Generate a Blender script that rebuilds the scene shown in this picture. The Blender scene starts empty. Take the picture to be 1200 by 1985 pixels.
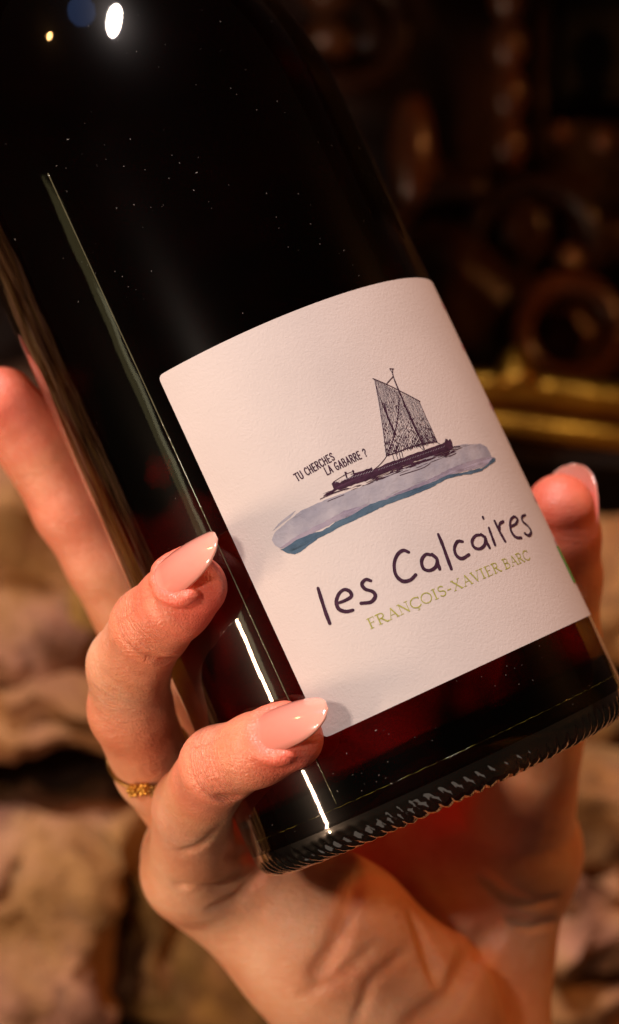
import bpy, bmesh, math, random
import numpy as np
from mathutils import Vector, Matrix, noise
from mathutils.geometry import tessellate_polygon
random.seed(7); rng = np.random.default_rng(7)
sc = bpy.context.scene
PI = math.pi
F = 4000.0                       # focal length in photo pixels

# ------------------------------------------------------------ camera, world, lamps
cam_d = bpy.data.cameras.new("camera"); cam = bpy.data.objects.new("camera", cam_d)
sc.collection.objects.link(cam); sc.camera = cam
cam.location = (0, 0, 0); cam.rotation_euler = (PI / 2, 0, 0)
cam_d.sensor_fit = 'VERTICAL'; cam_d.sensor_height = 36; cam_d.lens = 36 * F / 1985
cam_d.clip_start = 0.02; cam_d.clip_end = 30
cam_d.dof.use_dof = True; cam_d.dof.focus_distance = 0.372; cam_d.dof.aperture_fstop = 11.0

w = bpy.data.worlds.new("World"); sc.world = w; w.use_nodes = True
w.node_tree.nodes['Background'].inputs[0].default_value = (1.0, 0.72, 0.48, 1)
w.node_tree.nodes['Background'].inputs[1].default_value = 0.010
sc.view_settings.view_transform = 'Standard'; sc.view_settings.look = 'None'
sc.view_settings.exposure = 0.0; sc.view_settings.gamma = 1.0

def lamp(name, loc, target, size, power, color, size_y=None):
    l = bpy.data.lights.new(name, 'AREA'); l.shape = 'ELLIPSE' if name in ('key_lamp', 'blue_lamp', 'amber_lamp_left') else 'RECTANGLE'
    l.size = size
    l.size_y = size_y or size
    l.energy = power; l.color = color
    o = bpy.data.objects.new(name, l); sc.collection.objects.link(o)
    o.location = loc
    d = Vector(target) - Vector(loc)
    o.rotation_euler = d.to_track_quat('-Z', 'Y').to_euler()
    return o
BC = Vector((0.019, 0.406, -0.01))
lamp('key_lamp', BC + Vector((-.235, -.47, .90)) * 1.1, BC, .12, 16.0, (1.0, .84, .78), .28)
lamp('front_lamp', (-0.138, 0.107, 0.029), (.019, .406, -.037), .026, .43, (1.0, .80, .66))
lamp('window_strip', BC + Vector((-.69, -.29, -.33)), BC, .022, 4.1, (1.0, .68, .46), .26)
lamp('olive_streak_lamp', BC + Vector((-.73, -.33, -.12)), BC, .075, .046, (1.0, .86, .38), .34)  # added dim lamp, makes the olive streak on the glass
lamp('streak_core_lamp', BC + Vector((-.70, -.345, -.15)), BC, .03, .034, (1.0, .92, .6), .28)  # added narrower lamp over it, softens the edges of that streak
lamp('rim_fill_lamp', BC + Vector((.10, -.55, -.62)), BC, .50, .12, (1.0, .86, .74))  # added low fill that puts glints on the rim beads
lamp('amber_lamp_left', BC + Vector((-.74, -.35, .77)), BC, .055, .6, (1.0, .50, .16))
lamp('amber_lamp_right', (.60, .38, .34), (.12, .84, .05), .05, 1.7, (1.0, .36, .09))
lamp('blue_lamp', BC + Vector((-.46, -.36, .90)), BC, .22, .10, (.20, .40, 1.0))  # bluish area lamp added for the blue glow on the shoulder

# ------------------------------------------------------------ helpers
def link(name, me, mat=None, parent=None, kind=None):
    o = bpy.data.objects.new(name, me); sc.collection.objects.link(o)
    if mat is not None and not me.materials: me.materials.append(mat)
    if parent is not None: o.parent = parent
    if kind: o['kind'] = kind
    return o
def tag(o, label, cat, group=None):
    o['label'] = label; o['category'] = cat
    if group: o['group'] = group
    return o
def empty(name, loc=(0, 0, 0)):
    o = bpy.data.objects.new(name, None); sc.collection.objects.link(o); o.location = loc
    o.empty_display_size = .01
    return o
def mesh(name, v, f, smooth=True):
    me = bpy.data.meshes.new(name); me.from_pydata([tuple(map(float, q)) for q in v], [], f)
    if smooth: me.polygons.foreach_set('use_smooth', [True] * len(me.polygons))
    me.update(); return me
def from_bm(name, bm, smooth=True):
    me = bpy.data.meshes.new(name); bm.to_mesh(me); bm.free()
    if smooth: me.polygons.foreach_set('use_smooth', [True] * len(me.polygons))
    return me
def P(px, py, d):                # photo pixel + depth in mm -> metres
    return Vector(((px - 600) / F * d, d, -(py - 992.5) / F * d)) * .001
def Pm(px, py, d):
    return np.array([(px - 600) / F * d, d, -(py - 992.5) / F * d])
def lathe(name, prof, n=64, cap=True, disp=None):
    v = []; f = []
    for j, (r, z) in enumerate(prof):
        for i in range(n):
            t = 2 * PI * i / n
            rr, zz = (r, z) if disp is None else disp(r, z, t)
            v.append((rr * math.cos(t), rr * math.sin(t), zz))
    m = len(prof)
    for j in range(m - 1):
        for i in range(n):
            k = (i + 1) % n
            f.append((j * n + i, j * n + k, (j + 1) * n + k, (j + 1) * n + i))
    if cap:
        f.append(tuple(range(n - 1, -1, -1))); f.append(tuple((m - 1) * n + i for i in range(n)))
    return mesh(name, v, f)
def tube(name, pts, r, n=12, rr=None):
    pts = [Vector(p) for p in pts]; v = []; f = []; up = Vector((.13, .31, .94))
    for k, p in enumerate(pts):
        t = (pts[min(k + 1, len(pts) - 1)] - pts[max(k - 1, 0)]).normalized()
        a = t.cross(up).normalized(); b = t.cross(a); q = rr[k] if rr else r
        for i in range(n):
            an = 2 * PI * i / n; v.append(p + (a * math.cos(an) + b * math.sin(an)) * q)
    for k in range(len(pts) - 1):
        for i in range(n):
            j = (i + 1) % n; f.append((k * n + i, k * n + j, (k + 1) * n + j, (k + 1) * n + i))
    f.append(tuple(range(n - 1, -1, -1))); f.append(tuple((len(pts) - 1) * n + i for i in range(n)))
    return mesh(name, v, f)

class NT:                        # tiny node-tree helper
    def __init__(s, name):
        s.m = bpy.data.materials.new(name); s.m.use_nodes = True; s.t = s.m.node_tree
        s.b = s.t.nodes['Principled BSDF']; s.out = s.t.nodes['Material Output']
    def n(s, typ, **kw):
        x = s.t.nodes.new(typ)
        for k, v in kw.items():
            if k.startswith('i_'): x.inputs[k[2:].replace('_', ' ')].default_value = v
            else: setattr(x, k, v)
        return x
    def l(s, a, b): s.t.links.new(a, b)
    def ramp(s, fac, stops):
        r = s.n('ShaderNodeValToRGB'); s.l(fac, r.inputs[0]); e = r.color_ramp.elements
        while len(e) < len(stops): e.new(.5)
        for q, (p, c) in zip(e, stops): q.position = p; q.color = (*c, 1)
        return r.outputs[0]
    def noise(s, scale, detail=4, rough=.55, vec=None, dist=0):
        x = s.n('ShaderNodeTexNoise'); x.inputs['Scale'].default_value = scale
        x.inputs['Detail'].default_value = detail; x.inputs['Roughness'].default_value = rough
        x.inputs['Distortion'].default_value = dist
        if vec is None:
            vec = s.n('ShaderNodeTexCoord').outputs['Object']
        s.l(vec, x.inputs['Vector']); return x.outputs['Fac']
    def mix(s, fac, a, b, mode='MIX'):
        x = s.n('ShaderNodeMix', data_type='RGBA', blend_type=mode)
        for i, q in ((0, fac), (6, a), (7, b)):
            if hasattr(q, 'links'): s.l(q, x.inputs[i])
            else: x.inputs[i].default_value = q if i == 0 else (*q, 1)
        return x.outputs[2]
    def math(s, op, a, b=None, c=None):
        x = s.n('ShaderNodeMath', operation=op)
        for i, q in enumerate((a, b, c)):
            if q is None: continue
            if hasattr(q, 'links'): s.l(q, x.inputs[i])
            else: x.inputs[i].default_value = q
        return x.outputs[0]
    def bump(s, h, dist, strength=1, prev=None):
        x = s.n('ShaderNodeBump'); x.inputs['Distance'].default_value = dist
        x.inputs['Strength'].default_value = strength; s.l(h, x.inputs['Height'])
        if prev is not None: s.l(prev, x.inputs['Normal'])
        return x.outputs[0]

def simple(name, col, rough=.5, metal=0, coat=0, noise=None, bump=None):
    m = NT(name); b = m.b; b.inputs['Roughness'].default_value = rough; b.inputs['Metallic'].default_value = metal
    b.inputs['Coat Weight'].default_value = coat
    if noise:
        sc_, c2 = noise; m.l(m.ramp(m.noise(sc_), [(.35, col), (.65, c2)]), b.inputs['Base Color'])
    else: b.inputs['Base Color'].default_value = (*col, 1)
    if bump: m.l(m.bump(m.noise(bump[0]), bump[1]), b.inputs['Normal'])
    return m.m

# ------------------------------------------------------------ the bottle frame
RB, DB = 40.0, 408.0
ca = np.array([math.sin(math.radians(24.87)), math.cos(math.radians(24.87))]); cp = np.array([ca[1], -ca[0]])
_px = 1563 * ca + 141 * cp
ray = np.array([(_px[0] - 600) / F, 1, -(_px[1] - 992.5) / F]); ray /= np.linalg.norm(ray)
A0 = ray * DB; BN = -ray
BU = np.array([-ca[0], 0, ca[1]]); BU[1] = -(BU[0] * ray[0] + BU[2] * ray[2]) / ray[1]; BU /= np.linalg.norm(BU)
BW = np.cross(BU, BN)
def cyl(theta, h, r=RB): return A0 + BU * h + r * (math.sin(theta) * BW + math.cos(theta) * BN)
def lab(px, py):                 # photo point on the bottle wall -> (arc mm, height mm)
    d = np.array([(px - 600) / F, 1, -(py - 992.5) / F])
    dw, dn, du = d @ BW, d @ BN, d @ BU; ow, on, ou = -A0 @ BW, -A0 @ BN, -A0 @ BU
    A = dw * dw + dn * dn; B = 2 * (ow * dw + on * dn); C = ow * ow + on * on - RB * RB
    disc = max(B * B - 4 * A * C, 0); t = (-B - math.sqrt(disc)) / (2 * A)
    return math.atan2(ow + t * dw, on + t * dn) * RB, ou + t * du

# ------------------------------------------------------------ bottle
M3 = Matrix(((BW[0], -BN[0], BU[0]), (BW[1], -BN[1], BU[1]), (BW[2], -BN[2], BU[2])))
bottle = empty('wine_bottle'); bottle.matrix_world = Matrix.Translation(Vector(A0) * .001) @ M3.to_4x4()
tag(bottle, 'dark glass bottle of red wine with a cream label, tilted and held in the hand', 'wine bottle')

def glass_mat(name, tint, gloss_tint, ior, rough=.035, strength=1.0):
    m = NT(name); t = m.t; t.nodes.remove(m.b)
    tr = m.n('ShaderNodeBsdfTransparent'); tr.inputs[0].default_value = (*tint, 1)
    gl = m.n('ShaderNodeBsdfGlossy'); gl.inputs['Roughness'].default_value = rough; gl.inputs['Color'].default_value = (*gloss_tint, 1)
    fr = m.n('ShaderNodeFresnel'); fr.inputs['IOR'].default_value = ior
    fac = m.math('MULTIPLY', fr.outputs[0], strength)
    bf = m.n('ShaderNodeNewGeometry').outputs['Backfacing']; fac = m.math('MULTIPLY', fac, m.math('SUBTRACT', 1, bf))
    b = m.bump(m.noise(45, 2), .0006, .25); b2 = m.bump(m.noise(500, 2), .00002, .22, b)
    m.l(b2, gl.inputs['Normal']); m.l(b2, fr.inputs['Normal'])
    g2 = m.n('ShaderNodeBsdfGlossy'); g2.inputs['Roughness'].default_value = .30; g2.inputs['Color'].default_value = (*gloss_tint, 1)
    gm = m.n('ShaderNodeMixShader'); gm.inputs[0].default_value = .045; m.l(gl.outputs[0], gm.inputs[1]); m.l(g2.outputs[0], gm.inputs[2])
    mx = m.n('ShaderNodeMixShader'); m.l(fac, mx.inputs[0]); m.l(tr.outputs[0], mx.inputs[1]); m.l(gm.outputs[0], mx.inputs[2])
    m.l(mx.outputs[0], m.out.inputs[0]); return m.m
M_glass = glass_mat('green_glass', (.50, .42, .18), (1, 1, 1), 1.52)
M_heel = glass_mat('thick_heel_glass', (.14, .15, .08), (1, 1, 1), 1.6)
M_wine = glass_mat('red_wine', (.67, .003, .001), (.80, 1.0, .55), 1.28, .05, .0)

def shoulder(R, zs, ra, neck_r, top):
    pr = []; A = math.radians(52)
    for i in range(0, 19):
        a = A * i / 18; pr.append((R - ra * (1 - math.cos(a)), zs + ra * math.sin(a)))
    r0, z0 = pr[-1]; k = (r0 - neck_r) / (1 - math.cos(A))
    for i in range(1, 13):
        a = A * (1 - i / 12); pr.append((neck_r + k * (1 - math.cos(a)), z0 + k * (math.sin(A) - math.sin(a))))
    pr.append((neck_r, top)); return pr
prof = [(0, -13), (12, -14), (24, -17.5), (30, -19.6), (33.5, -20.2), (35.5, -20.2), (37.2, -19.7), (38.5, -18.8), (39.4, -17.6), (39.85, -16.2), (40, -14.5), (40, -13.2), (40, -12.8), (40, -8), (40, 0), (40, 40), (40, 80), (40, 116)]
# finer rings where the knurling runs
kn = []
for j in range(len(prof) - 1):
    r0, z0 = prof[j]; r1, z1 = prof[j + 1]
    n = 4 if (33 < r0 and z1 < -12) else 1
    for i in range(n): kn.append((r0 + (r1 - r0) * i / n, z0 + (z1 - z0) * i / n))
prof = kn + shoulder(40, 116, 71, 14.2, 268) + [(14.2, 270), (15.6, 270.5), (15.6, 276), (14.4, 277), (14.4, 284), (11, 284.5), (9.3, 283)]
def knurl(r, z, t):
    if r < 31 or z > -14: return r * .001, z * .001
    w = min(1, (r - 31) / 3) * min(1, max(0, (-16.0 - z) / 2.2))
    u = (t * 100 / (2 * PI) + .12 * math.sin(t * 17) + (z + 20) * .17) % 1.0
    tooth = abs(math.sin(u * PI)) ** .8
    g = (.46 + .12 * math.sin(t * 31 + 1)) * w * (tooth - .55)
    return (r + g * .8) * .001, (z - g * .9) * .001
M_rim = glass_mat('rim_glass', (.12, .10, .08), (1.0, .94, .88), 2.8, .05, 2.0)
ks = next(i for i, q in enumerate(prof) if q[0] > 32); ke = next(i for i, q in enumerate(prof) if q[0] > 39 and q[1] > -15)
link('base_rim', lathe('base_rim', prof[ks:ke + 1], 1408, False, knurl), M_rim, bottle)
link('punt', lathe('punt', prof[:ks + 1], 64, False, lambda r, z, t: (r * .001, z * .001)), M_glass, bottle)
kh = next(i for i, q in enumerate(prof) if q[0] > 39 and q[1] > -8.1)
link('heel', lathe('heel', prof[ke:kh + 1], 256, False, lambda r, z, t: (r * .001, z * .001)), M_heel, bottle)
glass = link('glass_body', lathe('glass_body', prof[kh:], 256, False, lambda r, z, t: (r * .001, z * .001)), M_glass, bottle)
wprof = [(0, -7), (14, -8), (26, -11.5), (32, -12.6), (35, -11.5), (36.3, -8.5), (36.6, -4), (36.6, 40), (36.6, 116)] + shoulder(36.6, 116, 67.5, 11, 225)
link('wine', lathe('wine', [(r * .001, z * .001) for r, z in wprof], 160, True), M_wine, bottle)
M_seam = simple('seam_glass', (.12, .105, .02), .15, 0, 1)
sv = [(40.08 * .001 * math.cos(2 * PI * i / 300), 40.08 * .001 * math.sin(2 * PI * i / 300), (-12.2 + .06 * math.sin(i * 1.7)) * .001) for i in range(301)]
link('mould_seam', tube('mould_seam', sv, .00009, 6, [.00007 * max(.02, random.random() - .25) for _ in sv]), M_seam, bottle)
us_ = lab(473, 1166)[0] / RB; print('seam angle', us_)
sv = []
for i in range(150):
    h = -11.5 + 127.5 * i / 149; h2 = h if h < 116 else h
    sv.append((40.03 * .001 * math.sin(us_), -40.03 * .001 * math.cos(us_), h2 * .001))
M_vs = simple('seam_highlight', (.09, .085, .05), .12, 0, 1)
link('side_seam', tube('side_seam', sv, .00009, 8, [.00010 + .00005 * random.random() for _ in sv]), M_vs, bottle)
# dust and lint flecks on the glass
M_dust = simple('dust', (.22, .21, .2), .9)
v = []; f = []
for i in range(460):
    th = random.uniform(-1.3, 1.35); h = random.choice([random.uniform(-14, 1), random.uniform(66, 145), random.uniform(66, 130), random.uniform(0, 72) if th < -.5 else 80 + 40 * random.random()])
    if 0 < h < 73 and th > -.47: continue
    if math.sin(h * .16 + 2 * th) * math.sin(th * 5 + h * .05) < random.uniform(-.5, .6): continue
    rr = 40.05 if h < 116 else 40.05 - 71 * (1 - math.cos(math.asin(min(1, (h - 116) / 71))))
    s_ = random.choice([.03, .035, .04, .05, .07]); ln = s_ * random.choice([1, 1, 1.4, 3]); a = random.uniform(0, PI)
    k = len(v)
    for (x, y) in ((-ln, -s_), (ln, -s_ * .6), (ln * .8, s_), (-ln * .7, s_ * .8)):
        u_ = x * math.cos(a) - y * math.sin(a); w_ = x * math.sin(a) + y * math.cos(a)
        t2 = th + u_ / rr; v.append((rr * math.sin(t2) * .001, -rr * math.cos(t2) * .001, (h + w_) * .001))
    f.append((k, k + 1, k + 2, k + 3))
link('dust_fleck', mesh('dust_fleck', v, f, False), M_dust, bottle, 'stuff')

# ---- paper label, wrapped round the wall
def wrap(u, h, r): t = u / RB; return (r * math.sin(t) * .001, -r * math.cos(t) * .001, h * .001)
U0 = lab(470, 1086)[0]; U1 = 96.0; H0 = .0; H1 = 72.4
print('label left', U0, 'tl', lab(312, 745), 'bl', lab(628, 1429), 'tr mid', lab(600, 604))
def paper_mat():
    m = NT('label_paper'); n1 = m.noise(1700, 4, .6); n2 = m.noise(2600, 3)
    m.l(m.ramp(m.noise(60, 3), [(.3, (.60, .535, .52)), (.7, (.64, .57, .555))]), m.b.inputs['Base Color'])
    m.b.inputs['Roughness'].default_value = .75; m.b.inputs['Specular IOR Level'].default_value = .25
    m.l(m.bump(n2, .00008, .5, m.bump(n1, .00012, .5)), m.b.inputs['Normal']); return m.m
M_paper = paper_mat()
nu, nh = 150, 20; cr = 1.1
bm = bmesh.new(); rows = []
us = [U0 + (U1 - U0) * (i / nu) for i in range(nu + 1)]; us[1:1] = [U0 + cr * q for q in (.05, .15, .3, .5, .62)]
def hlim(u):
    d = min(u - U0, U1 - u)
    return 0 if d >= cr else cr - math.sqrt(max(0, cr * cr - (cr - d) ** 2))
for u in us:
    c = hlim(u); rows.append([bm.verts.new(wrap(u, H0 + c + (H1 - H0 - 2 * c) * j / nh, RB + .06)) for j in range(nh + 1)])
for i in range(len(us) - 1):
    for j in range(nh): bm.faces.new((rows[i][j], rows[i + 1][j], rows[i + 1][j + 1], rows[i][j + 1]))
be = [e for e in bm.edges if e.is_boundary]
for e in be: e.smooth = False
ex = bmesh.ops.extrude_edge_only(bm, edges=be)
for q in ex['geom']:
    if isinstance(q, bmesh.types.BMVert):
        l_ = math.hypot(q.co.x, q.co.y); q.co.x *= (RB + .01) * .001 / l_; q.co.y *= (RB + .01) * .001 / l_
label = link('label', from_bm('label', bm), M_paper, bottle)
label['label'] = 'cream textured paper label with a sailing barge drawing and the wine name'

# ---- print: everything is laid in (arc, height) millimetres and wrapped on the paper
class Print:
    def __init__(s, lift=.045): s.bm = bmesh.new(); s.lift = lift
    def poly(s, pts):
        if len(pts) < 3: return
        tri = tessellate_polygon([[Vector((x, y, 0)) for x, y in pts]])
        vs = [s.bm.verts.new((x, y, 0)) for x, y in pts]
        for t in tri:
            try: s.bm.faces.new([vs[i] for i in t])
            except ValueError: pass
    def stroke(s, pts, wd, cap=True, wob=.0, smooth=True):
        if len(pts) < 2: return
        P_ = [np.array(q, float) for q in pts]
        if smooth and len(P_) > 2:
            Q = []; E = [2 * P_[0] - P_[1]] + P_ + [2 * P_[-1] - P_[-2]]
            for i in range(1, len(E) - 2):
                for k in range(6):
                    t = k / 6; p0, p1, p2, p3 = E[i - 1:i + 3]
                    Q.append(.5 * (2 * p1 + (p2 - p0) * t + (2 * p0 - 5 * p1 + 4 * p2 - p3) * t * t + (3 * p1 - p0 - 3 * p2 + p3) * t ** 3))
            Q.append(P_[-1]); P_ = Q
        n = len(P_); W_ = np.interp(np.linspace(0, 1, n), np.linspace(0, 1, len(wd)), wd) if hasattr(wd, '__len__') else np.full(n, wd)
        if wob: W_ = W_ * (1 + wob * rng.uniform(-1, 1, n))
        L = []; Rr = []
        for i in range(n):
            t = P_[min(i + 1, n - 1)] - P_[max(i - 1, 0)]; t = t / (np.linalg.norm(t) + 1e-9); nn = np.array([-t[1], t[0]])
            L.append(P_[i] + nn * W_[i] / 2); Rr.append(P_[i] - nn * W_[i] / 2)
        vl = [s.bm.verts.new((*q, 0)) for q in L]; vr = [s.bm.verts.new((*q, 0)) for q in Rr]
        for i in range(n - 1): s.bm.faces.new((vl[i], vr[i], vr[i + 1], vl[i + 1]))
        if cap:
            for c, wv, a, b in ((P_[0], W_[0], vl[0], vr[0]), (P_[-1], W_[-1], vr[-1], vl[-1])):
                d0 = np.array(a.co[:2]) - c; a0 = math.atan2(d0[1], d0[0])
                arc = [s.bm.verts.new((c[0] + wv / 2 * math.cos(a0 + PI * k / 6), c[1] + wv / 2 * math.sin(a0 + PI * k / 6), 0)) for k in range(1, 6)]
                s.bm.faces.new([a] + arc + [b])
    def build(s, name, mat, parent):
        bm = s.bm
        for _ in range(5):
            lg = [e for e in bm.edges if (e.verts[0].co - e.verts[1].co).length > 1.6]
            if not lg: break
            bmesh.ops.subdivide_edges(bm, edges=lg, cuts=1); bmesh.ops.triangulate(bm, faces=[q for q in bm.faces if len(q.verts) > 4])
        for v_ in bm.verts: v_.co = wrap(v_.co.x, v_.co.y, RB + .06 + s.lift)
        return link(name, from_bm(name, bm), mat, parent)
c1 = lambda X, Y: lab(500 + X / 2.4, 680 + Y / 2.4)
c2 = lambda X, Y: lab(550 + X / 2.0, 980 + Y / 2.0)
K1, K2 = .0925 / 2.4, .0925 / 2.0          # crop pixel -> mm

def ink(name, a, b, sc_=900):
    m = NT(name); m.l(m.ramp(m.noise(sc_, 3), [(.35, a), (.7, b)]), m.b.inputs['Base Color'])
    m.b.inputs['Roughness'].default_value = .8; m.b.inputs['Specular IOR Level'].default_value = .15
    m.l(m.bump(m.noise(1500, 3), .0001, .5, m.bump(m.noise(420, 5, .6), .00035, .5)), m.b.inputs['Normal']); return m.m
M_ink = ink('plum_ink', (.036, .013, .030), (.062, .024, .050))
M_green = ink('olive_green_ink', (.33, .33, .06), (.43, .41, .12))
M_wash = ink('grey_wash', (.27, .265, .33), (.42, .40, .45), 170)
M_wash2 = ink('lilac_wash', (.23, .20, .28), (.36, .32, .39), 160)
M_blue = ink('slate_blue_wash', (.055, .10, .16), (.10, .16, .225), 200)
M_leaf = ink('leaf_green_ink', (.10, .32, .07), (.12, .38, .09))
M_rose = ink('rose_ink', (.60, .30, .33), (.66, .38, .40))

# wash shapes
def C1(pts): return [c1(*q) for q in pts]
def rough(pts, amp):
    out = []
    for i in range(len(pts)):
        a = np.array(pts[i]); b = np.array(pts[(i + 1) % len(pts)]); n = max(1, int(np.linalg.norm(b - a) / 12))
        for k in range(n): out.append(tuple(a + (b - a) * k / n + rng.normal(0, amp, 2)))
    return out
ws = Print(.020)
ws.poly(C1(rough([(65, 880), (80, 843), (150, 785), (200, 745), (320, 690), (450, 645), (600, 580), (800, 490), (880, 452), (950, 436), (1035, 434), (1062, 447), (1078, 475), (1085, 492), (1092, 510), (1050, 540), (960, 562), (880, 580), (800, 620), (700, 660), (560, 705), (470, 752), (350, 795), (260, 845), (150, 905), (110, 922), (80, 905)], .9)))
for k in range(7):
    x = 70 + 4 * k; ws.stroke(C1([(x, 838 - 5 * k), (x + 40, 805 - 5 * k), (x + 80, 776 - 5 * k)]), K1 * random.uniform(1, 3))
ws.build('grey_wash', M_wash, label)
lw = Print(.030)
lw.poly(C1(rough([(545, 712), (600, 680), (700, 640), (800, 597), (900, 545), (1000, 510), (1082, 492), (1100, 498), (1092, 515), (1045, 540), (960, 562), (880, 580), (800, 620), (700, 660), (600, 695)], 1.2)))
lw.poly(C1(rough([(100, 920), (180, 862), (300, 800), (400, 745), (520, 712), (560, 706), (470, 752), (350, 800), (240, 860), (150, 908)], 1.2)))
lw.build('lilac_wash', M_wash2, label)
bw = Print(.040)
bw.poly(C1(rough([(103, 925), (140, 908), (180, 880), (230, 858), (300, 838), (360, 797), (430, 768), (520, 715), (600, 690), (700, 652), (800, 617), (880, 580), (960, 566), (1050, 542), (1070, 525), (1090, 500), (1102, 500), (1102, 517), (1085, 525), (1040, 560), (990, 575), (940, 580), (880, 595), (800, 640), (700, 680), (600, 715), (480, 775), (380, 820), (280, 875), (200, 935), (170, 947), (140, 943)], 1.0)))
bw.build('slate_blue_wash', M_blue, label)

# the barge
bo = Print(.052)
bo.poly(C1(rough([(343, 618), (352, 610), (380, 612), (415, 596), (450, 574), (490, 556), (530, 543), (534, 556), (545, 552), (600, 524), (700, 488), (780, 460), (868, 428), (872, 411), (880, 412), (884, 420), (893, 408), (901, 425), (906, 452), (880, 466), (800, 492), (700, 525), (620, 556), (560, 583), (500, 606), (440, 624), (380, 648), (350, 640)], 1.1)))
bo.poly(C1(rough([(316, 664), (345, 650), (352, 640), (372, 646), (340, 664), (320, 674)], .8)))
def lerp(a, b, t): return (a[0] + (b[0] - a[0]) * t, a[1] + (b[1] - a[1]) * t)
def along(pl, t):
    L = [0]
    for i in range(len(pl) - 1): L.append(L[-1] + math.dist(pl[i], pl[i + 1]))
    x = t * L[-1]
    for i in range(len(pl) - 1):
        if x <= L[i + 1] or i == len(pl) - 2: return lerp(pl[i], pl[i + 1], (x - L[i]) / (L[i + 1] - L[i]))
Sl = [(542, 133), (566, 260), (586, 400), (597, 488)]; Sm = [(655, 190), (690, 280), (735, 380), (768, 440)]; Sr = [(748, 236), (780, 310), (808, 370), (832, 424)]
def hatch(Lf, Rt, n, wd, gap=.10):
    for i in range(n + 1):
        s_ = i / n
        a = along(Lf, 0); t = random.uniform(0, .01)
        while t < 1:
            e = min(1, t + random.uniform(.05, .22)); w0 = wd * random.uniform(.7, 1.25) * (1.35 if t > .75 else 1)
            q = [lerp(along(Lf, k), along(Rt, k), s_) for k in np.linspace(t, e, 4)]
            q = [(x + random.gauss(0, .5), y) for x, y in q]
            bo.stroke(C1(q), K1 * w0, cap=False); t = e + (0 if random.random() < .8 else random.uniform(.005, .02))
hatch(Sl, Sm, 21, 3.0); hatch(Sm, Sr, 13, 3.0)
for Lf, Rt, n in ((Sl, Sm, 330), (Sm, Sr, 150)):         # engraved shading gathers low on the sails and along the folds
    for _ in range(n):
        t = 1 - abs(random.gauss(0, .30)); t = min(max(t, .02), .99); s_ = random.random()
        q = lerp(along(Lf, t), along(Rt, t), s_); bo.stroke(C1([q, (q[0] + random.uniform(-5, 7), q[1] + random.uniform(4, 12))]), K1 * random.uniform(1.5, 3.2), cap=False)
for _ in range(70):
    t = random.gauss(.42, .12); q = lerp(along(Sl, t), along(Sm, t), .12 + .5 * (t - .3)); bo.stroke(C1([q, (q[0] + 4, q[1] + 14)]), K1 * 3.4, cap=False)
S = lambda pts, w_, **k: bo.stroke(C1(pts), K1 * w_ if not hasattr(w_, '__len__') else [K1 * x for x in w_], **k)
S([(534, 130), (600, 158), (680, 198), (752, 236)], 5); S([(625, 86), (628, 118), (655, 188), (700, 290), (745, 390), (772, 458)], [5, 6, 8, 9, 9, 7])
S([(612, 84), (630, 85)], 5); S([(628, 120), (597, 155)], 5); S([(612, 84), (622, 100)], 4)
S(Sl, 4.5); S(Sr, 4); S([(596, 490), (640, 475), (700, 452), (768, 432), (832, 424)], 5)
S([(655, 215), (650, 300), (632, 400), (600, 480)], 5); S([(585, 245), (600, 300), (640, 390)], 8); S([(600, 488), (580, 515), (556, 540), (536, 555)], 3.5)
S([(625, 480), (634, 512)], 3.5); S([(640, 475), (650, 505)], 3.5); S([(655, 470), (662, 500)], 4); S([(667, 468), (674, 498)], 4); S([(745, 440), (768, 462)], 3); S([(826, 424), (845, 434)], 3)
S([(350, 611), (405, 577), (440, 562)], 3); S([(405, 566), (416, 598)], 7); S([(441, 558), (450, 582)], 7); S([(410, 575), (395, 583)], 3); S([(432, 575), (458, 568)], 3)
bo.stroke(C1([(409, 567), (410, 569)]), K1 * 8); bo.stroke(C1([(443, 560), (444, 562)]), K1 * 8)
for _ in range(95):
    x = random.uniform(300, 900); base = 655 - (x - 330) * .345; y = base + random.uniform(0, 30) * (1 if x > 420 else .7)
    L_ = random.uniform(8, 60); S([(x, y), (x + L_ * .5, y - L_ * .2 + random.uniform(-2, 2)), (x + L_, y - L_ * .37)], [1, random.uniform(2, 5), 1])
for _ in range(60):
    x = random.uniform(600, 900); y = 655 - (x - 330) * .345 + random.uniform(-8, 16); L_ = random.uniform(10, 30); S([(x, y), (x + L_, y - L_ * .36)], 4)
S([(290, 690), (340, 668), (420, 640)], 3.5); S([(325, 700), (400, 670)], 3); S([(660, 580), (760, 548), (800, 525)], 3.5); S([(910, 448), (938, 447)], 6); S([(890, 492), (920, 478)], 4)
bo.build('sailing_barge_drawing', M_ink, label)
lt = Print(.060)                                         # pale hatching on the hull planks
for x in range(350, 530, 13):
    lt.stroke(C1([(x + 8, 604 - (x - 350) * .31 + 12), (x + 16, 604 - (x - 350) * .31 + 4)]), K1 * 1.6)
for x in range(560, 870, 12):
    lt.stroke(C1([(x, 556 - (x - 560) * .352), (x + 7, 549 - (x - 560) * .352)]), K1 * 1.2)
lt.build('hull_hatching', M_wash, label)

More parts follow.
